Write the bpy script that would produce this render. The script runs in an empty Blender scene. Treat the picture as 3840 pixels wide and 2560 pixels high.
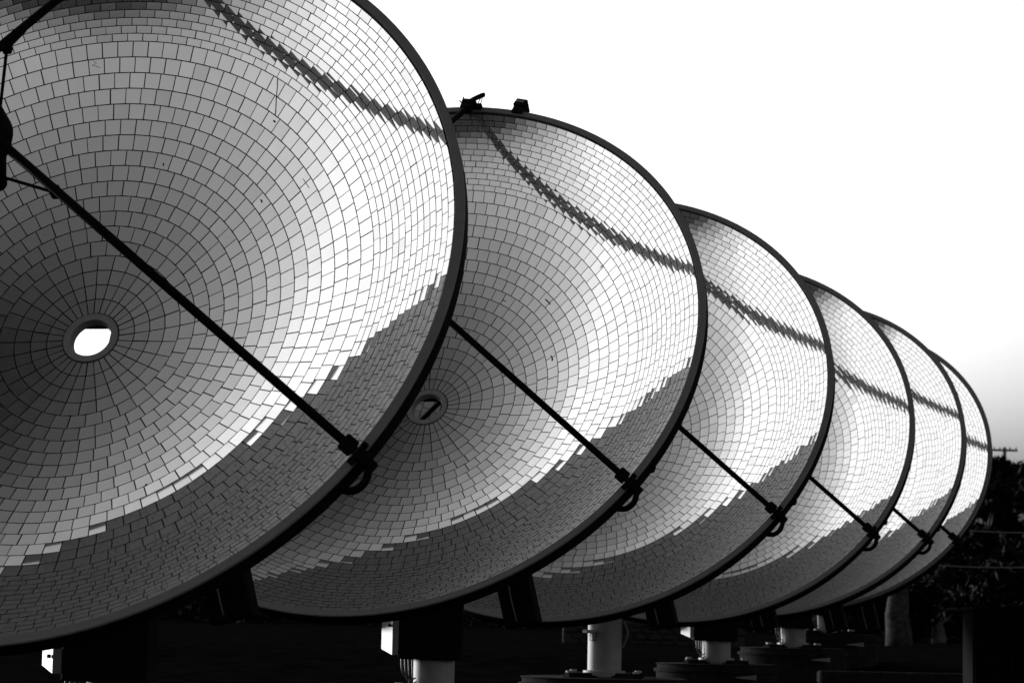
import bpy, math, random
import numpy as np
from mathutils import Matrix, Vector

random.seed(11)
rng = np.random.default_rng(11)
scene = bpy.context.scene
col = scene.collection
rad = math.radians

# ------------------------------------------------------------------ camera
CAM = Vector((0.0, 0.0, 1.6))
cx = Vector((0.999781, -0.002301, 0.020816))
cy = Vector((-0.020942, -0.109833, 0.993729))
cz = Vector((0.0, -0.993947, -0.109857))
FPX = 9500.0                                   # focal length in pixels of a 3840 px wide frame
cam_data = bpy.data.cameras.new('camera')
cam = bpy.data.objects.new('camera', cam_data)
col.objects.link(cam)
cam.matrix_world = Matrix(((cx.x, cy.x, cz.x, CAM.x), (cx.y, cy.y, cz.y, CAM.y),
                           (cx.z, cy.z, cz.z, CAM.z), (0, 0, 0, 1)))
cam_data.sensor_width = 36.0
cam_data.lens = FPX / 3840.0 * 36.0
cam_data.clip_start = 0.1
cam_data.clip_end = 5000.0
cam_data.dof.use_dof = True
cam_data.dof.focus_distance = 18.0
cam_data.dof.aperture_fstop = 4.5
scene.camera = cam

# ------------------------------------------------------------------ sky and sun (black and white film, low sun ahead on the left)
SUN_AZ, SUN_EL = rad(-50.0), rad(6.0)
world = bpy.data.worlds.new('World')
scene.world = world
world.use_nodes = True
wn = world.node_tree
sky = wn.nodes.new('ShaderNodeTexSky')
sky.sky_type = 'NISHITA'
sky.sun_disc = False
sky.sun_elevation = SUN_EL
sky.sun_rotation = SUN_AZ
sky.dust_density = 6.0
sky.air_density = 0.54
bw = wn.nodes.new('ShaderNodeRGBToBW')
pw = wn.nodes.new('ShaderNodeMath'); pw.operation = 'POWER'; pw.inputs[1].default_value = 2.0
sc_ = wn.nodes.new('ShaderNodeMath'); sc_.operation = 'MULTIPLY'; sc_.inputs[1].default_value = 5.9
bg = wn.nodes['Background']
bg.inputs['Strength'].default_value = 0.1
wn.links.new(sky.outputs[0], bw.inputs[0])
wn.links.new(bw.outputs[0], pw.inputs[0])
wn.links.new(pw.outputs[0], sc_.inputs[0])
cap = wn.nodes.new('ShaderNodeMath'); cap.operation = 'MINIMUM'; cap.inputs[1].default_value = 15.0
wn.links.new(sc_.outputs[0], cap.inputs[0])
toe = wn.nodes.new('ShaderNodeMath'); toe.operation = 'SUBTRACT'; toe.inputs[1].default_value = 0.95
toe2 = wn.nodes.new('ShaderNodeMath'); toe2.operation = 'MAXIMUM'; toe2.inputs[1].default_value = 0.05
wn.links.new(cap.outputs[0], toe.inputs[0])
wn.links.new(toe.outputs[0], toe2.inputs[0])
wn.links.new(toe2.outputs[0], bg.inputs['Color'])

sun_data = bpy.data.lights.new('sun', 'SUN')
sun_data.energy = 5.0
sun_data.angle = rad(10.0)
sun = bpy.data.objects.new('sun', sun_data)
col.objects.link(sun)
sdir = Vector((math.sin(SUN_AZ) * math.cos(SUN_EL), math.cos(SUN_AZ) * math.cos(SUN_EL), math.sin(SUN_EL)))
sun.rotation_euler = sdir.to_track_quat('Z', 'Y').to_euler()

scene.view_settings.view_transform = 'Standard'
scene.view_settings.look = 'None'
scene.view_settings.gamma = 1.0
scene.view_settings.use_curve_mapping = False
scene.view_settings.exposure = 0.0
scene.render.engine = 'CYCLES'
scene.cycles.use_denoising = True
scene.cycles.denoiser = 'OPENIMAGEDENOISE'
scene.cycles.caustics_reflective = False
scene.cycles.caustics_refractive = False
scene.cycles.max_bounces = 8
scene.cycles.glossy_bounces = 6


# ------------------------------------------------------------------ helpers
def project(p):
    d = Vector(p) - CAM
    z = -d.dot(cz)
    return 1920 + FPX * d.dot(cx) / z, 1280 - FPX * d.dot(cy) / z, z


def at(px, py, Y):
    """world point on the ray of a 3840x2560 pixel at forward distance Y"""
    d = cx * ((px - 1920) / FPX) - cy * ((py - 1280) / FPX) - cz
    return CAM + d * (Y / d.y)


def tag(o, label=None, cat=None, group=None, kind=None):
    if label: o['label'] = label
    if cat: o['category'] = cat
    if group: o['group'] = group
    if kind: o['kind'] = kind
    return o


def link(name, me, parent=None, M=None):
    o = bpy.data.objects.new(name, me)
    col.objects.link(o)
    if parent is not None:
        o.parent = parent
    if M is not None:
        o.matrix_basis = M
    return o


def empty(name, loc):
    o = bpy.data.objects.new(name, None)
    col.objects.link(o)
    o.location = loc
    o.empty_display_size = 0.2
    return o


class MB:
    """collects shapes into one mesh"""
    def __init__(s):
        s.v = []; s.f = []; s.sm = []

    def add(s, vs, fs, smooth=False):
        b = len(s.v)
        s.v += [tuple(v) for v in vs]
        s.f += [tuple(i + b for i in f) for f in fs]
        s.sm += [smooth] * len(fs)
        return s

    def box(s, c, size, M=None, bev=0.0, taper=(1, 1)):
        hx, hy, hz = size[0] / 2, size[1] / 2, size[2] / 2
        b = min(bev, hx * .45, hy * .45, hz * .45)
        vs = []
        rings = [(-hz, b), (-hz + b, 0), (hz - b, 0), (hz, b)] if b > 0 else [(-hz, 0), (hz, 0)]
        for z, ins in rings:
            t = (z + hz) / (2 * hz)
            kx = 1 + (taper[0] - 1) * t; ky = 1 + (taper[1] - 1) * t
            x, y = hx * kx - ins, hy * ky - ins
            if b > 0:
                e = b if ins == 0 else 0.0
                ring = [(x - e, -y), (x, -y + e), (x, y - e), (x - e, y), (-x + e, y), (-x, y - e), (-x, -y + e), (-x + e, -y)]
                if e == 0.0:
                    k = b * .3
                    ring = [(x - k, -y), (x, -y + k), (x, y - k), (x - k, y), (-x + k, y), (-x, y - k), (-x, -y + k), (-x + k, -y)]
            else:
                ring = [(x, -y), (x, y), (-x, y), (-x, -y)]
            vs += [(p[0], p[1], z) for p in ring]
        m = 8 if b > 0 else 4
        fs = [tuple(range(m))[::-1], tuple(range(len(vs) - m, len(vs)))]
        for r in range(len(rings) - 1):
            for i in range(m):
                j = (i + 1) % m
                fs.append((r * m + i, r * m + j, (r + 1) * m + j, (r + 1) * m + i))
        c = Vector(c)
        vs = [((M @ Vector(v)) if M else Vector(v)) + c for v in vs]
        return s.add(vs, fs)

    def tube(s, pts, r, seg=10, cap=True):
        pts = [Vector(p) for p in pts]
        rs = r if isinstance(r, (list, tuple)) else [r] * len(pts)
        vs = []; fs = []
        t0 = (pts[1] - pts[0]).normalized()
        u = t0.orthogonal().normalized()
        for i, p in enumerate(pts):
            t = (pts[min(i + 1, len(pts) - 1)] - pts[max(i - 1, 0)]).normalized()
            u = (u - t * u.dot(t)).normalized()
            w = t.cross(u)
            for k in range(seg):
                a = 2 * math.pi * k / seg
                vs.append(p + (u * math.cos(a) + w * math.sin(a)) * rs[i])
        for i in range(len(pts) - 1):
            for k in range(seg):
                j = (k + 1) % seg
                fs.append((i * seg + k, i * seg + j, (i + 1) * seg + j, (i + 1) * seg + k))
        s.add(vs, fs, True)
        if cap:
            b = len(s.v) - len(vs)
            s.f.append(tuple(b + k for k in range(seg))[::-1]); s.sm.append(False)
            s.f.append(tuple(b + (len(pts) - 1) * seg + k for k in range(seg))); s.sm.append(False)
        return s

    def lathe(s, prof, seg=96, closed=True, smooth=True, c=(0, 0, 0)):
        vs = []; fs = []
        n = len(prof)
        for k in range(seg):
            a = 2 * math.pi * k / seg
            for r, z in prof:
                vs.append((c[0] + r * math.cos(a), c[1] + r * math.sin(a), c[2] + z))
        for k in range(seg):
            k2 = (k + 1) % seg
            for i in range(n if closed else n - 1):
                j = (i + 1) % n
                fs.append((k * n + i, k2 * n + i, k2 * n + j, k * n + j))
        return s.add(vs, fs, smooth)

    def mesh(s, name, mat):
        me = bpy.data.meshes.new(name)
        me.from_pydata(s.v, [], s.f)
        me.polygons.foreach_set('use_smooth', s.sm)
        mats = mat if isinstance(mat, (list, tuple)) else [mat]
        for m in mats:
            me.materials.append(m)
        me.update()
        return me

    def obj(s, name, mat, parent=None, M=None):
        return link(name, s.mesh(name, mat), parent, M)


def smooth_path(pts, n=6):
    pts = [Vector(p) for p in pts]
    out = []
    for i in range(len(pts) - 1):
        p0 = pts[max(i - 1, 0)]; p1 = pts[i]; p2 = pts[i + 1]; p3 = pts[min(i + 2, len(pts) - 1)]
        for k in range(n):
            t = k / n
            out.append(0.5 * ((2 * p1) + (p2 - p0) * t + (2 * p0 - 5 * p1 + 4 * p2 - p3) * t * t + (3 * p1 - p0 - 3 * p2 + p3) * t ** 3))
    out.append(pts[-1])
    return out


# ------------------------------------------------------------------ materials (all greys: black and white photograph)
def grey(name, v, rough=0.6, metal=0.0, var=0.25, scale=6.0, bump=0.0, spec=0.5):
    m = bpy.data.materials.new(name)
    m.use_nodes = True
    nt = m.node_tree
    b = nt.nodes['Principled BSDF']
    b.inputs['Roughness'].default_value = rough
    b.inputs['Metallic'].default_value = metal
    b.inputs['Specular IOR Level'].default_value = spec
    tc = nt.nodes.new('ShaderNodeTexCoord')
    nz = nt.nodes.new('ShaderNodeTexNoise')
    nz.inputs['Scale'].default_value = scale
    nz.inputs['Detail'].default_value = 7.0
    nz.inputs['Roughness'].default_value = 0.65
    nt.links.new(tc.outputs['Object'], nz.inputs['Vector'])
    rp = nt.nodes.new('ShaderNodeMapRange')
    rp.inputs[1].default_value = 0.3; rp.inputs[2].default_value = 0.7
    rp.inputs[3].default_value = v * (1 - var); rp.inputs[4].default_value = v * (1 + var)
    nt.links.new(nz.outputs['Fac'], rp.inputs[0])
    nt.links.new(rp.outputs[0], b.inputs['Base Color'])
    if bump > 0:
        bp = nt.nodes.new('ShaderNodeBump')
        bp.inputs['Strength'].default_value = bump
        bp.inputs['Distance'].default_value = 0.02
        nt.links.new(nz.outputs['Fac'], bp.inputs['Height'])
        nt.links.new(bp.outputs[0], b.inputs['Normal'])
    return m


def mirror_material():
    m = bpy.data.materials.new('silvered mirror tile')
    m.use_nodes = True
    nt = m.node_tree
    nt.nodes.clear()
    out = nt.nodes.new('ShaderNodeOutputMaterial')
    mix = nt.nodes.new('ShaderNodeMixShader')
    gl = nt.nodes.new('ShaderNodeBsdfGlossy')
    df = nt.nodes.new('ShaderNodeBsdfDiffuse')
    gl.inputs['Roughness'].default_value = 0.025
    df.inputs['Color'].default_value = (.6, .6, .6, 1)
    geo = nt.nodes.new('ShaderNodeNewGeometry')
    oi = nt.nodes.new('ShaderNodeObjectInfo')
    ad = nt.nodes.new('ShaderNodeMath'); ad.operation = 'ADD'
    fr = nt.nodes.new('ShaderNodeMath'); fr.operation = 'FRACT'
    nt.links.new(geo.outputs['Random Per Island'], ad.inputs[0])
    nt.links.new(oi.outputs['Random'], ad.inputs[1])
    nt.links.new(ad.outputs[0], fr.inputs[0])
    rp = nt.nodes.new('ShaderNodeValToRGB')
    rp.color_ramp.elements[0].position = 0.0; rp.color_ramp.elements[0].color = (.76, .76, .76, 1)
    rp.color_ramp.elements[1].position = 1.0; rp.color_ramp.elements[1].color = (.95, .95, .95, 1)
    e = rp.color_ramp.elements.new(0.12); e.color = (.86, .86, .86, 1)
    e = rp.color_ramp.elements.new(0.9); e.color = (.90, .90, .90, 1)
    nt.links.new(fr.outputs[0], rp.inputs[0])
    # dusty film: slightly uneven reflectance
    tc = nt.nodes.new('ShaderNodeTexCoord')
    nz = nt.nodes.new('ShaderNodeTexNoise'); nz.inputs['Scale'].default_value = 9.0; nz.inputs['Detail'].default_value = 8.0
    nt.links.new(geo.outputs['Position'], nz.inputs['Vector'])
    mr = nt.nodes.new('ShaderNodeMapRange')
    mr.inputs[1].default_value = .3; mr.inputs[2].default_value = .7
    mr.inputs[3].default_value = .04; mr.inputs[4].default_value = .10
    nt.links.new(nz.outputs['Fac'], mr.inputs[0])
    nt.links.new(rp.outputs[0], gl.inputs['Color'])
    nt.links.new(mr.outputs[0], mix.inputs[0])
    # hazy film on the glass: a wider lobe beside the sharp reflection
    hz = nt.nodes.new('ShaderNodeBsdfGlossy')
    hz.inputs['Roughness'].default_value = 0.48
    hz.inputs['Color'].default_value = (.8, .8, .8, 1)
    mh = nt.nodes.new('ShaderNodeMixShader')
    mh.inputs[0].default_value = 0.145
    nt.links.new(gl.outputs[0], mh.inputs[1])
    nt.links.new(hz.outputs[0], mh.inputs[2])
    nt.links.new(mh.outputs[0], mix.inputs[1])
    nt.links.new(df.outputs[0], mix.inputs[2])
    nt.links.new(mix.outputs[0], out.inputs[0])
    return m


M_MIRROR = mirror_material()
M_EDGE = grey('dark tile edge', .03, .7)
M_BOWL = grey('dark tile adhesive', .015, .9, var=.4, scale=20)
M_RIM = grey('grey painted rim steel', .12, .55, var=.12, scale=14, bump=.05)
M_HUB = grey('hub plate', .2, .5, var=.15, scale=25)
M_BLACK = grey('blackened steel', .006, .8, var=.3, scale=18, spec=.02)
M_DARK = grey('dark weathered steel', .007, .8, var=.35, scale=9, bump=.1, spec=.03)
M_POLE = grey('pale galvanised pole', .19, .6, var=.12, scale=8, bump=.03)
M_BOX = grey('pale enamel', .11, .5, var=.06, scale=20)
M_CONC = grey('stained concrete', .013, .9, var=.5, scale=7, bump=.3, spec=0.02)
M_CABLE = grey('cable sheath', .10, .45, var=.1)
M_GROUND = grey('dark stony soil', .005, .95, var=.6, scale=2.5, bump=.6, spec=0.0)
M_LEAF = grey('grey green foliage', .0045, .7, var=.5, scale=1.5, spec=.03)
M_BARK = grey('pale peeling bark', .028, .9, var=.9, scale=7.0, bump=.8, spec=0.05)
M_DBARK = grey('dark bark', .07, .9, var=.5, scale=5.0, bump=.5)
M_STONE = grey('rough stone block', .022, .9, var=.4, scale=5, bump=.5, spec=0.02)
M_CAB = grey('black enamelled cabinet', .0025, .8, var=.3, scale=12, spec=.02)
M_MORTAR = grey('dark mortar', .02, .95)
M_WOOD = grey('weathered timber', .08, .85, var=.4, scale=6, bump=.3)

# ------------------------------------------------------------------ ground
GY = [-400, -20, 3, 15, 27, 31.5, 36, 39, 60, 120, 900]
GZ = [-1.0, 0.0, 0.05, .52, .60, .74, .92, 1.12, 1.25, 1.5, 1.6]


def ground_z(x, y):
    return float(np.interp(y, GY, GZ))


g = MB()
ys = sorted(set(list(np.linspace(-400, -20, 10)) + list(np.linspace(-20, 60, 60)) + list(np.linspace(60, 900, 30))))
xs = sorted(set(list(np.linspace(-600, -30, 16)) + list(np.linspace(-30, 30, 50)) + list(np.linspace(30, 600, 16))))
vs = []
for y in ys:
    for x in xs:
        b = .04 * math.sin(x * 1.7 + y * .6) * math.sin(y * 1.1 - x * .4) + random.uniform(-.02, .02)
        vs.append((x, y, ground_z(x, y) + b))
nx = len(xs)
fs = [(j * nx + i, j * nx + i + 1, (j + 1) * nx + i + 1, (j + 1) * nx + i) for j in range(len(ys) - 1) for i in range(nx - 1)]
g.add(vs, fs, True)
tag(g.obj('ground', M_GROUND), kind='structure')

# concrete kerb strip to the right of the last dish
kb = MB()
pa, pb = at(3330, 2533, 33), at(3700, 2533, 33)
kb.box(((pa.x + pb.x) / 2 + .1, 33, pa.z - .03), (pb.x - pa.x + 2, .35, .16), bev=.02)
tag(kb.obj('kerb', M_CONC), kind='structure')

# ------------------------------------------------------------------ dish geometry, in the frame of its own axis (origin at the mirror vertex)
R = 2.5
HM = 0.356 * R                  # depth of the mirror
F4 = R * R / HM                 # 4 x focal length
ZL = HM + 0.020                 # front of the rim lip
RH = 0.130                      # hub opening
RH2 = 0.178                     # outside of the hub plate


def zof(r): return r * r / F4


def arc_table():
    rs = np.linspace(0, R, 4001)
    ds = np.sqrt(1 + (2 * rs / F4) ** 2)
    s = np.concatenate([[0], np.cumsum((ds[1:] + ds[:-1]) / 2 * np.diff(rs))])
    return rs, s


RS, SS = arc_table()
s0 = float(np.interp(RH2 + .004, RS, SS)); s1 = float(np.interp(R - .006, RS, SS))
N_BIG, N_SMALL = 18, 13
Wt = (s1 - s0) / (N_BIG + N_SMALL / 2)
bounds = [s0 + Wt * i for i in range(N_BIG + 1)] + [s0 + Wt * N_BIG + Wt / 2 * (i + 1) for i in range(N_SMALL)]
GAP = 0.0069
TH = 0.004
RING = []                       # per ring: radius, z, slope angle, count, half length, half widths
for i in range(len(bounds) - 1):
    sa, sb = bounds[i], bounds[i + 1]
    ra, rb = float(np.interp(sa, SS, RS)), float(np.interp(sb, SS, RS))
    rm = float(np.interp((sa + sb) / 2, SS, RS))
    n = 32 if i < 4 else int(round(2 * math.pi * rm / (Wt + .002)))
    gp = GAP if i < N_BIG else .0056
    RING.append((rm, zof(rm), math.atan(2 * rm / F4), n, (sb - sa - gp) / 2,
                 math.tan(math.pi / n) * ra - gp / 2, math.tan(math.pi / n) * rb - gp / 2))


def tile_verts(ring, shave=1.0):
    rm, z, sl, n, hl, wa, wb = ring
    return [(-wa, -hl, 0), (wa, -hl, 0), (wb, hl, 0), (-wb, hl, 0),
            (-wa * .985, -hl * .985, -TH), (wa * .985, -hl * .985, -TH), (wb * .985, hl * .985, -TH), (-wb * .985, hl * .985, -TH)]


TILE_F = [(0, 1, 2, 3), (1, 0, 4, 5), (2, 1, 5, 6), (3, 2, 6, 7), (0, 3, 7, 4), (7, 6, 5, 4)]
TILE_ME = []
for r_ in RING:
    me = bpy.data.meshes.new('mirror_tile')
    me.from_pydata(tile_verts(r_), [], TILE_F)
    me.materials.append(M_MIRROR); me.materials.append(M_EDGE)
    me.polygons.foreach_set('material_index', [0, 1, 1, 1, 1, 1])
    me.update()
    TILE_ME.append(me)


def polar(r, a, t=0.0, z=0.0):
    """point at radius r, angle a (radians), tangential offset t, height z"""
    return Vector((r * math.cos(a) - t * math.sin(a), r * math.sin(a) + t * math.cos(a), z))


# --- shared meshes
def lathe_mesh(name, prof, mat, seg=160, sharp=None, smooth=True):
    b = MB(); b.lathe(prof, seg, True, smooth)
    me = b.mesh(name, mat)
    if sharp:
        me.set_sharp_from_angle(angle=rad(sharp))
    return me


prof = []
rr = np.linspace(RH, R + .002, 44)
for r in rr:
    sl = math.atan(2 * r / F4)
    prof.append((r + .009 * math.sin(sl), zof(r) - .009 * math.cos(sl)))
for r in rr[::-1]:
    sl = math.atan(2 * r / F4)
    prof.append((max(RH, r + .045 * math.sin(sl) - .002), zof(r) - .045 * math.cos(sl)))
ME_BOWL = lathe_mesh('bowl', prof, M_BOWL, 160, 50)

LW = 0.056
ri, ro = R + .004, R + .004 + LW
ME_RIM = lathe_mesh('rim', [(ri, HM - .05), (ri, ZL - .003), (ri + .003, ZL), (ro - .006, ZL), (ro, ZL - .006),
                            (ro, ZL - .016), (ro - .02, ZL - .016), (ro - .02, HM - .05)], M_RIM, 200, 35)
ME_SKIRT = lathe_mesh('rim_skirt', [(ro - .004, ZL - .017), (ro - .006, ZL - .135), (ro - .016, ZL - .142), (ro - .04, ZL - .142), (ro - .019, ZL - .017)], M_DARK, 200, 35)  # same paint as the lip; its shade is put in as dark steel
ME_HUB = lathe_mesh('hub_ring', [(RH, .000), (RH + .003, .010), (RH2 - .003, .013), (RH2, .010), (RH2, -.012), (RH - .004, -.05)], M_HUB, 64, 30)

STRUTS = [rad(-32.0), rad(86.5), rad(207.3)]
ZREC = ZL + 0.575 * R            # height at which the struts meet the receiver


def strut_axis(a):
    return polar(R + .03, a, 0, ZL + .035), polar(.205, a, 0, ZREC)


def strut_mesh(a):
    p, q = strut_axis(a)
    return MB().tube([p, q], .026, 14).mesh('strut', M_BLACK)


def clamp_mesh(a):
    p, q = strut_axis(a)
    d = (q - p).normalized()
    t = polar(0, a, 1, 0)
    u = d.cross(t).normalized()
    Rm = Matrix((t, u, d)).transposed()
    b = MB()
    b.box(p + d * .05, (.09, .075, .085), Rm, .008)
    b.box(p - d * .05, (.075, .085, .095), Rm, .01)
    b.box(p - d * .10 + Vector((0, 0, -.03)), (.06, .075, .06), Rm, .01)
    b.box(p - d * .02 + t * .06, (.025, .045, .04), Rm, .004)
    b.box(p - d * .02 - t * .06, (.025, .045, .04), Rm, .004)
    return b.mesh('strut_clamp', M_BLACK)


def hose_mesh(a, kind):
    b = MB()
    if kind == 'loop':
        pts = [polar(R + .07, a, .0, ZL + .03), polar(R + .10, a, .0, ZL + .01), polar(R + .13, a, -.03, ZL - .035),
               polar(R + .14, a, -.085, ZL - .075), polar(R + .11, a, -.14, ZL - .11), polar(R + .05, a, -.165, ZL - .14), polar(R - .12, a, -.16, ZL - .26)]
        b.tube(smooth_path(pts, 7), .023, 10)
    else:
        pts = [polar(R + .03, a, .0, ZL + .07), polar(R + .085, a, -.045, ZL + .065), polar(R + .135, a, -.09, ZL + .05), polar(R + .158, a, -.112, ZL + .04), polar(R + .163, a, -.117, ZL + .035)]
        b.tube(smooth_path(pts, 4), [.022] * 14 + [.019, .015, .008], 10)
        for k in (0, .022):
            b.tube(smooth_path([polar(R + .13, a, -.10 - k * .4, ZL + .04), polar(R + .09, a, -.088 - k, ZL + .04), polar(R + .04, a, -.08 - k, ZL + .02)], 4), .004, 6)
        b.box(polar(R + .06, a, .03, ZL + .06), (.05, .05, .04), Matrix.Rotation(a, 3, 'Z'), .004)
        b.box(polar(R + .045, a, -.06, ZL + .01), (.05, .11, .06), Matrix.Rotation(a, 3, 'Z'), .006)
        b.tube([polar(R + .06, a, .03, ZL + .06), polar(R + .115, a, .06, ZL + .06)], .006, 6)
        b.tube([polar(R + .04, a, .05, ZL + .06), polar(R + .075, a, .085, ZL + .06)], .006, 6)
    return b.mesh('steam_hose', M_BLACK)


def brace_mesh(a):
    p, q = strut_axis(a)
    j = q.lerp(p, .20)
    n = polar(.10, a, 0, ZL + .40 * R * .86)
    off = Vector((0, 0, -.045))
    b = MB()
    b.tube([n, j + off], .010, 8)
    d = (p - q).normalized()
    b.tube([j + off - d * .01, j + off + d * .26 + Vector((0, 0, .02))], .013, 8)
    b.box(j + off * .8, (.055, .055, .075), None, .008)
    return b.mesh('brace', M_BLACK)


rz = lambda t: ZL + t * R
ME_RECEIVER = lathe_mesh('receiver', [(.0, rz(.285)), (.050, rz(.285)), (.058, rz(.30)), (.10, rz(.345)), (.135, rz(.385)), (.21, rz(.43)),
                                      (.235, rz(.45)), (.235, rz(.60)), (.17, rz(.64)), (.09, rz(.66)), (.0, rz(.66))], M_BLACK, 40, 40)
b = MB()
AS = rad(76.3)
Rs = Matrix.Rotation(AS, 3, 'Z') @ Matrix(((0, 0, 1), (1, 0, 0), (0, 1, 0))).transposed().inverted() if False else Matrix.Rotation(AS, 3, 'Z')
# local x radial, y tangential, z along the axis
b.box(polar(R + .118, AS, 0, ZL - .03), (.085, .105, .13), Rs @ Matrix.Rotation(rad(12), 3, 'Y'), .004)
b.box(polar(R + .055, AS, .0, ZL - .03), (.07, .10, .10), Rs, .004)
b.box(polar(R + .045, AS, -.058, ZL - .02), (.03, .05, .02), Rs, .003)
ME_SENSOR = b.mesh('sensor_box', M_DARK)
b = MB()
b.box(polar(R + .133, AS, .004, ZL + .037), (.026, .078, .006), Rs @ Matrix.Rotation(rad(12), 3, 'Y'), .001)
ME_SENSOR_WIN = b.mesh('sensor_window', M_RIM)
b = MB()
AN = rad(-26.8)
b.box(polar(R + .062, AN, 0, ZL - .09), (.04, .06, .045), Matrix.Rotation(AN, 3, 'Z'), .006)
b.box(polar(R + .08, AN, -.01, ZL - .09), (.025, .025, .025), Matrix.Rotation(AN, 3, 'Z'), .004)
ME_LUG = b.mesh('rim_lug', M_BLACK)
# square bracket behind the hub opening
b = MB()
b.box((.085, -.02, -.12), (.016, .34, .05), None, .003)
b.box((.125, .0, -.16), (.018, .34, .16), None, .003)
b.box((-.23, .0, -.16), (.018, .34, .16), None, .003)
b.box((-.03, .185, -.12), (.40, .018, .10), None, .003)
b.box((.06, .165, -.06), (.05, .02, .04), None, .003)
b.box((-.07, .165, -.06), (.04, .02, .04), None, .003)
ME_HUBFRAME = b.mesh('hub_bracket', M_DARK)
ME_STRUT = [strut_mesh(a) for a in STRUTS]
ME_CLAMP = [clamp_mesh(a) for a in STRUTS]
ME_HOSE = [hose_mesh(STRUTS[0], 'loop'), hose_mesh(STRUTS[1], 'elbow'), hose_mesh(STRUTS[2], 'loop')]
ME_BRACE = [brace_mesh(a) for a in STRUTS]
# stiffening ribs behind the bowl
b = MB()
for k in range(12):
    a = 2 * math.pi * (k + .5) / 12
    t = polar(0, a, 1, 0)
    vs = []; n_ = 12
    for r in np.linspace(.32, R - .02, n_):
        zt = zof(r) - .05
        dep = .16 * (1 - ((r - .32) / (R - .3)) ** 2) + .03
        for sx in (-.012, .012):
            vs.append(polar(r, a, sx, zt)); vs.append(polar(r, a, sx, zt - dep))
    fs = []
    for i in range(n_ - 1):
        o = i * 4
        fs += [(o, o + 4, o + 5, o + 1), (o + 3, o + 7, o + 6, o + 2), (o + 1, o + 5, o + 7, o + 3)]
    b.add(vs, fs)
ME_RIBS = b.mesh('back_ribs', M_DARK)

# ------------------------------------------------------------------ the row of dishes
DISH = [  # lip-plane centre relative to the camera, axis
    ((-2.7991, 14.8753, 2.0964), (-0.18281, -0.88413, 0.43)),
    ((-0.9407, 20.5284, 2.2326), (-0.2641, -0.83809, 0.47734)),
    ((0.6834, 25.2716, 2.2402), (-0.2652, -0.82996, 0.49076)),
    ((2.2798, 30.3381, 2.2876), (-0.24448, -0.84365, 0.47801)),
    ((3.6523, 34.5352, 2.3752), (-0.29151, -0.8212, 0.49056)),
    ((4.4975, 37.1594, 2.416), (-0.26974, -0.80581, 0.52717))]
BASE_Z = [-.655, -.56, -.50, -.41, -.23, -.03]      # pole foot relative to the camera
LABELS = [
    'nearest solar dish, cut off by the left edge, white sky showing through its hub hole',
    'second nearest solar dish, a small box and a pipe fitting on its rim top',
    'third solar dish along the row, on a bare pale pole with no control box',
    'fourth solar dish along the row, half hidden behind the dish with the bare pale pole',
    'second farthest solar dish, between the farthest dish and the fourth one in the row',
    'farthest and smallest looking solar dish, its rim against the dark trees and utility pole']

heads = []
for (c, n), tilt in zip(DISH, (.6, 1.45, 0, 0, 0, 0)):
    n = Vector(n).normalized()
    if not heads:
        n = Matrix.Rotation(rad(-1.0), 3, 'Z') @ n
    e1 = Vector((0, 0, 1)).cross(n).normalized()
    n = Matrix.Rotation(rad(-tilt), 3, e1) @ n
    e2 = n.cross(e1)
    C = Vector(c) + CAM
    V = C - n * ZL
    H = Matrix(((e1.x, e2.x, n.x, V.x), (e1.y, e2.y, n.y, V.y), (e1.z, e2.z, n.z, V.z), (0, 0, 0, 1)))
    heads.append((H, C, n, V, e1))


def occluded(p, k):
    for j in range(k):
        H, C, n, V, e1 = heads[j]
        d = p - CAM
        t = (C - CAM).dot(n) / d.dot(n)
        if 0 < t < 1 and ((CAM + d * t) - C).length < R + .06:
            return True
    return False


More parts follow.
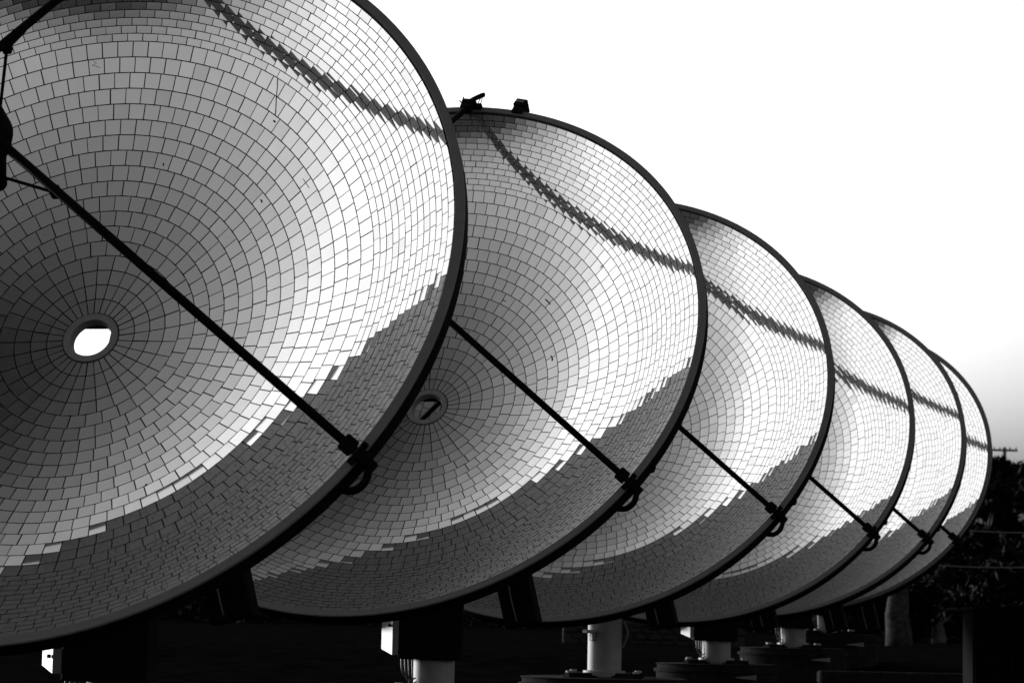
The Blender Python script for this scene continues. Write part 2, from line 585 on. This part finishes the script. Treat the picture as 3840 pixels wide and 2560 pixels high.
def build_dish(k):
    H, C, n, V, e1 = heads[k]
    bz = BASE_Z[k] + CAM.z
    gz = ground_z(0, V.y)
    px_, py_ = V.x + (.17, .10, .10, .10, .10, .10)[k], V.y + .38
    root = empty('solar_dish', (px_, py_, gz))
    tag(root, LABELS[k], 'solar dish', 'mirrored solar dishes in a row')
    L = Matrix.Translation(Vector((-px_, -py_, -gz)))
    HL = L @ H

    def head(name, me):
        return link(name, me, root, HL.copy())
    head('bowl', ME_BOWL)
    head('back_ribs', ME_RIBS)
    head('rim', ME_RIM)
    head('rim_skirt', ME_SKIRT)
    head('hub_ring', ME_HUB)
    head('hub_bracket', ME_HUBFRAME)
    head('receiver', ME_RECEIVER)
    for i in range(3):
        s = head('strut', ME_STRUT[i])
        link('strut_clamp', ME_CLAMP[i], s)
        link('brace', ME_BRACE[i], s)
        head('steam_hose', ME_HOSE[i])
    if k == 1:
        sb = head('sensor_box', ME_SENSOR)
        link('sensor_window', ME_SENSOR_WIN, sb)
    if k > 0:
        head('rim_lug', ME_LUG)

    # mirror tiles: matrices in the head frame, largest visible ones become objects
    tiles = []
    off = 0.0
    rr_ = random.Random(100 + k)
    for i, (rm, z, sl, cnt, hl, wa, wb) in enumerate(RING):
        if i < 4:
            off = 0.02
        elif i < N_BIG or (i - N_BIG) % 3 == 0 or rr_.random() < .5:
            off = rr_.random()
        else:
            off += rr_.uniform(-.12, .12)
        for j in range(cnt):
            a = 2 * math.pi * (j + off) / cnt + rr_.uniform(-.0012, .0012) / rm
            t = Vector((-math.sin(a), math.cos(a), 0))
            m = Vector((math.cos(a) * math.cos(sl), math.sin(a) * math.cos(sl), math.sin(sl)))
            nn = Vector((-math.cos(a) * math.sin(sl), -math.sin(a) * math.sin(sl), math.cos(sl)))
            p = Vector((rm * math.cos(a), rm * math.sin(a), z)) + nn * rr_.uniform(-.0008, .0008)
            tx, ty = rr_.gauss(0, .0010), rr_.gauss(0, .0010)
            nn = (nn + t * tx + m * ty).normalized()
            # x axis: -t so that x cross m = nn
            xa = m.cross(nn).normalized(); ma = nn.cross(xa)
            T = Matrix(((xa.x, ma.x, nn.x, p.x), (xa.y, ma.y, nn.y, p.y), (xa.z, ma.z, nn.z, p.z), (0, 0, 0, 1)))
            wp = H @ p
            x, y, dist = project(wp)
            size = 0.0
            if -30 < x < 3870 and -30 < y < 2590 and not occluded(wp, k):
                wn_ = H.to_3x3() @ nn
                size = (wa + wb) * hl * abs(wn_.dot((CAM - wp).normalized())) / dist ** 2
            tiles.append((size, i, T))
    order = sorted(range(len(tiles)), key=lambda q: -tiles[q][0])
    chosen = set(order[:300])
    rest = MB(); rest_mi = []
    for q, (size, i, T) in enumerate(tiles):
        if q in chosen and size > 0:
            link('mirror_tile', TILE_ME[i], root, HL @ T)
        else:
            rest.add([T @ Vector(v) for v in tile_verts(RING[i])], TILE_F)
            rest_mi += [0, 1, 1, 1, 1, 1]
    me = rest.mesh('mirror_tiles', [M_MIRROR, M_EDGE])
    me.polygons.foreach_set('material_index', rest_mi)
    tag(link('mirror_tiles', me, root, HL.copy()), kind='stuff')

    # ---- stand: pole, foot, plinth, housing, counterweights
    rp = .175
    zb = bz - gz                                   # foot height above the ground, in the root frame
    zv = V.z - gz
    b = MB()
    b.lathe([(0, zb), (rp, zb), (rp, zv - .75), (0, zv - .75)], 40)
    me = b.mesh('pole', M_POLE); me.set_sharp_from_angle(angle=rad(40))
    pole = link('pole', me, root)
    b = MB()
    b.lathe([(0, zb - .03), (rp + .045, zb - .03), (rp + .045, zb + .02), (rp + .005, zb + .025), (0, zb + .025)], 40, smooth=False)
    b.obj('pole_flange', M_POLE, root)
    # collar with a lifting lug
    b = MB()
    b.box((-.16, -.14, zb + .42), (.13, .09, .035), Matrix.Rotation(rad(35), 3, 'Z'), .006)
    b.box((-.13, -.12, zb + .37), (.05, .06, .09), Matrix.Rotation(rad(35), 3, 'Z'), .006)
    if k == 2:
        b.obj('pole_lug', M_POLE, root)
    # foot frame of gusset plates and bolts
    b = MB()
    for q in range(4):
        a = math.pi / 2 * q + rad(40)
        b.box((.34 * math.cos(a), .34 * math.sin(a), zb - .035), (.36, .12, .07), Matrix.Rotation(a, 3, 'Z'), .008, taper=(1, .7))
    b.obj('foot_frame', M_DARK, root)
    for q in range(4):
        a = math.pi / 2 * q + rad(40)
        b = MB()
        b.tube([(.48 * math.cos(a), .48 * math.sin(a), zb - .05), (.48 * math.cos(a), .48 * math.sin(a), zb + .02)], .035, 8)
        b.obj('anchor_bolt', M_POLE, root)
    # round steel-banded plinth with two lips
    rw = .86 if k == 2 else .74
    b = MB()
    b.lathe([(0, -.05), (rw + .0, -.05), (rw, zb - .15), (rw + .03, zb - .15), (rw + .03, zb - .115), (rw - .01, zb - .11), (rw - .01, zb - .065),
             (rw + .005, zb - .06), (rw + .005, zb - .05), (0, zb - .05)], 72, smooth=False)
    b.obj('plinth', M_CONC, root)
    # added pale wedge, shaped as a patch of light by the plinth
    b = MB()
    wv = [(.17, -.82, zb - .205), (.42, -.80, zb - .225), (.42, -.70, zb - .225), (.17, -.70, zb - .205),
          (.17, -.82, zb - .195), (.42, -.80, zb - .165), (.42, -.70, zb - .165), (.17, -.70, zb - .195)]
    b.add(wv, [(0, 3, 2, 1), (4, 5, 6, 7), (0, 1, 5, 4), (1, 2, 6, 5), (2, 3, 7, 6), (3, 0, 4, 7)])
    b.obj('lit_wedge', M_BOX, root)
    # cross beam and counterweights behind the bowl
    zt = CAM.z + .62 - gz
    ang = math.atan2(e1.y, e1.x)
    Rz = Matrix.Rotation(ang, 3, 'Z')
    b = MB()
    b.box((0, .10, zt), (1.75, .16, .20), Rz, .015)
    b.obj('cross_beam', M_DARK, root)
    for s in (-1, 1):
        b = MB()
        cxy = Rz @ Vector((s * (.73, .74, .58, .58, .58, .58)[k] - .04, -.02, 0))
        Rt = Rz @ Matrix.Rotation(rad(-14 * s), 3, 'Y')
        b.box((cxy.x, cxy.y, zt - .26), (.29, .16, .80), Rt, .012)
        cw = b.obj('counterweight', M_DARK, root)
        b = MB()
        q0 = Vector((cxy.x - .05, cxy.y - .10, zt - .05)); q1 = Vector((cxy.x + .03, cxy.y - .10, zt - .62))
        b.tube(smooth_path([q0, q0.lerp(q1, .5) + Vector((-.03, 0, 0)), q1], 5), .006, 6)
        b.obj('counterweight_cable', M_CABLE, cw)
    # yoke joining the pole to the bowl
    b = MB()
    top = Vector((0, 0, zv - .80))
    vb = L @ (H @ Vector((0, -.52, -.10)))
    b.tube([top, vb], [.15, .11], 16)
    b.box(vb, (.62, .20, .22), Rz, .02)
    b.obj('yoke', M_DARK, root)
    for s in (-1, 1):
        b = MB()
        q0 = L @ (H @ Vector((s * .75, -.25, zof(.79) - .12)))
        q1 = Vector((s * .15, .05, zv - .85))
        b.tube([q0, q1], .035, 10)
        b.obj('yoke_arm', M_DARK, root)
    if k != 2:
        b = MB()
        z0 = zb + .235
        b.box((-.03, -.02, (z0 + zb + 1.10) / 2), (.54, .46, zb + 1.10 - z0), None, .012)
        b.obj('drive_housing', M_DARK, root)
        cb = MB()
        zc = (.10, .27, .27, .24, .22, .22)[k]
        hh = (.15, .29, .29, .20, .20, .20)[k]
        ct = z0 + .03 + hh / 2 if k else z0 + .045 + hh / 2
        Rb = Matrix.Rotation(rad(27), 3, 'Z')
        d = .22
        pts = [Vector((-.07, -d / 2, -hh / 2)), Vector((-.07, d / 2, -hh / 2 + .045)), Vector((-.07, d / 2, hh / 2 - .015)), Vector((-.07, -d / 2, hh / 2))]
        pts += [p + Vector((.14, 0, 0)) for p in pts]
        pts = [Rb @ p + Vector((-.335, -.14, ct)) for p in pts]
        cb.add(pts, [(0, 3, 2, 1), (4, 5, 6, 7), (0, 1, 5, 4), (2, 3, 7, 6), (1, 2, 6, 5), (0, 4, 7, 3)])
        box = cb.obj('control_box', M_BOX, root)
        kb_ = MB()
        kp = Rb @ Vector((-.075, -d / 2 + .03, hh / 2 - .045)) + Vector((-.335, -.14, ct))
        kb_.tube([kp, kp + Rb @ Vector((-.02, 0, 0))], .012, 8)
        kb_.obj('latch', M_BLACK, box)
        for q in range(4):
            cbx = MB()
            a0 = Vector((-.27 + .03 * q, -.22, z0 + .02)); a3 = Vector((-.15 + .012 * q, -.12, z0 - .16 - .03 * q))
            cbx.tube(smooth_path([a0, a0 + Vector((.01, -.02, -.12 - .02 * q)), a3 + Vector((-.06, -.03, -.02)), a3], 6), .007, 6)
            cbx.obj('cable', M_CABLE, root)
    else:
        cbx = MB()
        a0 = Vector((.20, -.12, zb + .40))
        cbx.tube(smooth_path([a0 + Vector((-.01, 0, .13)), a0 + Vector((.03, 0, 0)), a0 + Vector((-.02, 0, -.14))], 6), .012, 8)
        cbx.obj('cable', M_CABLE, root)
        cbx = MB()
        cbx.tube(smooth_path([(-.60, -.1, zb + .75), (-.52, -.1, zb + .55), (-.32, -.12, zb + .47), (-.17, -.1, zb + .50)], 6), .007, 6)
        cbx.obj('cable', M_CABLE, root)
    return root


dishes = [build_dish(k) for k in range(6)]


# hairline cracks and chips on the two nearest mirrors
def on_mirror(k, px, py):
    H = heads[k][0]; Hi = H.inverted()
    d = Hi.to_3x3() @ (at(px, py, 10) - CAM); o = Hi @ CAM
    A = (d.x ** 2 + d.y ** 2) / F4; B = 2 * (o.x * d.x + o.y * d.y) / F4 - d.z; c = (o.x ** 2 + o.y ** 2) / F4 - o.z
    t = (-B + math.sqrt(max(0, B * B - 4 * A * c))) / (2 * A)
    p = o + d * t
    return p + Vector((-p.x * 2 / F4, -p.y * 2 / F4, 1)).normalized() * .002


def crack(root, k, pix, r):
    b = MB()
    pts = [on_mirror(k, *p) for p in pix]
    b.tube(pts, r, 5)
    link('mirror_crack', b.mesh('mirror_crack', M_BOWL), root, Matrix.Translation(-root.location) @ heads[k][0])


for k, pix, r in ((0, [(1041, 296), (1040, 330), (1036, 370), (1034, 420), (1031, 432)], .0022), (0, [(1027, 453), (1031, 458)], .006),
                  (0, [(976, 750), (982, 752), (981, 760)], .004), (0, [(350, 228), (362, 240), (346, 246), (376, 254)], .0016),
                  (0, [(612, 612), (613, 622)], .004), (0, [(1136, 670), (1160, 706)], .0016), (0, [(545, 1820), (551, 1815)], .005),
                  (1, [(2046, 1122), (2058, 1134), (2062, 1140)], .006), (1, [(2066, 1334), (2072, 1344), (2070, 1352)], .006),
                  (1, [(1884, 1124), (1896, 1130)], .004), (1, [(2252, 1003), (2262, 995)], .004)):
    crack(dishes[k], k, pix, r)


# ------------------------------------------------------------------ low stone block wall behind the third and fourth dish
def block_wall():
    Y = 52.0
    p0, p1 = at(2110, 2430, Y), at(2790, 2430, Y)
    zb = ground_z(0, Y) - .05
    ztop = at(2300, 2315, Y).z
    root = empty('block_wall', ((p0.x + p1.x) / 2, Y, zb))
    tag(root, 'low dark wall of rough stone blocks with deep joints behind the third dish', 'wall')
    wlen = p1.x - p0.x
    h = ztop - zb
    b = MB(); b.box((0, .1, h / 2), (wlen, .22, h - .04))
    b.obj('wall_core', M_MORTAR, root)
    me = []
    for q in range(4):
        bb = MB(); bb.box((0, 0, 0), (.27 - .02 * q, .10, .085 + .004 * q), None, .012)
        me.append(bb.mesh('stone_block', M_STONE))
    rows = int(h / .125)
    for r in range(rows):
        x = -wlen / 2 + (.15 if r % 2 else 0.02)
        while x < wlen / 2 - .15:
            w = random.choice((0, 1, 2, 3))
            link('stone_block', me[w], root, Matrix.Translation((x + .14, -.03 + random.uniform(-.015, .015), .07 + r * .125)) @ Matrix.Rotation(random.uniform(-.03, .03), 4, 'Y'))
            x += .31 + random.uniform(-.02, .03)
    return root


block_wall()


# ------------------------------------------------------------------ trees
def leaf_cloud(name, parent, clumps, leaf, per, mat, seed):
    r = np.random.default_rng(seed)
    V = []; Fc = []
    for (c, rad_) in clumps:
        n = int(per * max(.4, rad_) ** 2)
        d = r.normal(size=(n, 3)); d /= np.linalg.norm(d, axis=1)[:, None]
        pos = np.array(c) + d * (rad_ * r.random(n)[:, None] ** .45) * np.array([1, 1, .8])
        a = r.normal(size=(n, 3)); a /= np.linalg.norm(a, axis=1)[:, None]
        b_ = np.cross(a, r.normal(size=(n, 3))); b_ /= np.linalg.norm(b_, axis=1)[:, None]
        s = leaf * (.6 + .8 * r.random(n))[:, None]
        base = len(V)
        P = np.stack([pos - a * s, pos + b_ * s * .32, pos + a * s, pos - b_ * s * .32], 1).reshape(-1, 3)
        o = sum(len(x) for x in V)
        V.append(P)
        idx = np.arange(n * 4).reshape(n, 4) + o
        Fc.append(idx)
    V = np.concatenate(V); Fc = np.concatenate(Fc)
    me = bpy.data.meshes.new(name)
    me.from_pydata(V.tolist(), [], Fc.tolist())
    me.materials.append(mat)
    return link(name, me, parent)


def tree(name, label, px, Y, top_py, width_px, seed, bark, cat='tree', trunk_r=.16, group=None, low=.25, lean=0.0, leaf=.10, per=900, trunk_frac=.55):
    r = random.Random(seed)
    top = at(px, top_py, Y)
    gz = ground_z(0, Y)
    H = top.z - gz
    root = empty(name, (top.x, Y, gz))
    tag(root, label, cat, group)
    wr = width_px / FPX * Y / 2
    b = MB()
    hs = H * trunk_frac
    pts = [(lean * t * hs + r.uniform(-.04, .04), r.uniform(-.04, .04), hs * t - .05) for t in np.linspace(0, 1, 8)]
    b.tube(pts, [trunk_r * (1.25 - .75 * t) for t in np.linspace(0, 1, 8)], 12)
    clumps = []
    for q in range(14):
        a = r.uniform(0, 6.28); rr0 = wr * r.uniform(.25, .8)
        zc = H * (low + (1 - low) * r.uniform(.1, .86))
        k = 1 - .5 * max(0, (zc / H - .6) / .4)
        c = (math.cos(a) * rr0 * k + lean * hs, math.sin(a) * rr0 * k, zc)
        clumps.append((c, wr * r.uniform(.28, .5)))
        st = Vector(pts[r.randint(3, 7)])
        b.tube([st, st.lerp(Vector(c), .5) + Vector((0, 0, .1)), Vector(c)], [trunk_r * .35, trunk_r * .22, trunk_r * .08], 6)
    clumps.append(((lean * hs, 0, H - wr * .32), wr * .36))
    me = b.mesh('trunk', bark)
    link('trunk', me, root)
    leaf_cloud('crown', root, clumps, leaf, per, M_LEAF, seed)
    return root


TG = 'dark trees beyond the dishes'
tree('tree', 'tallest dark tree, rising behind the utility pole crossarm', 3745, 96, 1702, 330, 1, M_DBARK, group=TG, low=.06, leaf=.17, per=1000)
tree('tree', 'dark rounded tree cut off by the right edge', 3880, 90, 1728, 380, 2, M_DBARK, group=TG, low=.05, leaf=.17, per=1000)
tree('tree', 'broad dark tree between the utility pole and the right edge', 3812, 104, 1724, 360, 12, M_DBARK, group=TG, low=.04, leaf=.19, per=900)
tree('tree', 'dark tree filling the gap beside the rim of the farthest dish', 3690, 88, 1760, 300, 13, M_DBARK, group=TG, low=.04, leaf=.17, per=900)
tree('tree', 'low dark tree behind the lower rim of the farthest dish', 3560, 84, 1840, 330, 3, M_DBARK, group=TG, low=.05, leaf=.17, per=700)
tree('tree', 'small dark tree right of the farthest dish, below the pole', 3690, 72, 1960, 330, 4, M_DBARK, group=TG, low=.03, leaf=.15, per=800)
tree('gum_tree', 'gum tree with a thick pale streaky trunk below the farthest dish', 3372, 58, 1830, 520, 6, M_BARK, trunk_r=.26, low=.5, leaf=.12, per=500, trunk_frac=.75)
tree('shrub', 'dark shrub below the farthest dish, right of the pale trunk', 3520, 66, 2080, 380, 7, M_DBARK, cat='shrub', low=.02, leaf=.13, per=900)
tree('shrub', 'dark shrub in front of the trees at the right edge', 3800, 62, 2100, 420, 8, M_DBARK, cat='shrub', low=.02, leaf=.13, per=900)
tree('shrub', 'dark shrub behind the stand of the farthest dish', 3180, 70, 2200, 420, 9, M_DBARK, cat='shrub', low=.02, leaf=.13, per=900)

# dark scrub closing the view below the dishes
scr = []
rs_ = random.Random(5)
for q in range(170):
    x = rs_.uniform(-34, 26); y = rs_.uniform(88, 118)
    z = ground_z(x, y); h_ = rs_.uniform(.8, 1.9)
    scr.append(((x, y, z + h_ * .6), h_))
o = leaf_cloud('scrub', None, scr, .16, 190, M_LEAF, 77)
tag(o, kind='stuff')

# ------------------------------------------------------------------ utility pole and cables
Y = 150.0
pt = at(3767, 1676, Y)
gz = ground_z(0, Y)
up = empty('utility_pole', (pt.x, Y, gz))
tag(up, 'timber utility pole with one crossarm rising above the dark trees', 'utility pole')
b = MB(); b.tube([(0, 0, -.2), (0, 0, pt.z - gz)], [.15, .11], 10); b.obj('pole_shaft', M_WOOD, up)
b = MB(); b.box((0, -.12, at(3767, 1688, Y).z - gz), (1.5, .10, .13), None, .01); b.obj('crossarm', M_WOOD, up)
for dx in (-.65, -.3, .3, .65):
    b = MB(); b.lathe([(0, 0), (.03, 0), (.05, .05), (.03, .09), (.045, .12), (0, .15)], 10, c=(dx, -.12, at(3767, 1688, Y).z - gz + .066))
    b.obj('insulator', M_CABLE, up)

for (pa, pb, lab) in (((3380, 1960), (4080, 1990), 'upper pale cable strung in front of the dark trees'),
                      ((3300, 2098), (4080, 2116), 'lower pale cable strung in front of the dark trees')):
    A, B = at(pa[0], pa[1], 50), at(pb[0], pb[1], 50)
    b = MB()
    pts = [A.lerp(B, t) + Vector((0, 0, -.10 * 4 * t * (1 - t))) for t in np.linspace(0, 1, 24)]
    b.tube(pts, .012, 6)
    o = b.obj('power_cable', M_CABLE)
    tag(o, lab, 'cable')

# ------------------------------------------------------------------ dark equipment cabinet at the right edge
Y = 27.0
p0, p1 = at(3648, 2300, Y), at(3960, 2290, Y)
gz = ground_z(0, Y)
cab = empty('equipment_cabinet', ((p0.x + p1.x) / 2, Y, gz))
tag(cab, 'black metal equipment cabinet in the lower right corner', 'cabinet')
wc = p1.x - p0.x; hc = p1.z - gz
b = MB(); b.box((0, .3, hc / 2), (wc, .6, hc), None, .01); b.obj('cabinet_body', M_CAB, cab)
b = MB(); b.box((0, .28, hc + .02), (wc + .05, .7, .04), Matrix.Rotation(rad(-2), 3, 'Y'), .008); b.obj('cabinet_lid', M_CAB, cab)
for s in (-1, 1):
    b = MB(); b.box((s * wc * .245, -.012, hc * .5), (wc * .46, .02, hc * .86), None, .005)
    d = b.obj('cabinet_door', M_CAB, cab)
    b = MB(); b.tube([(s * .05, -.035, hc * .45), (s * .05, -.035, hc * .6)], .008, 8); b.obj('handle', M_CAB, d)
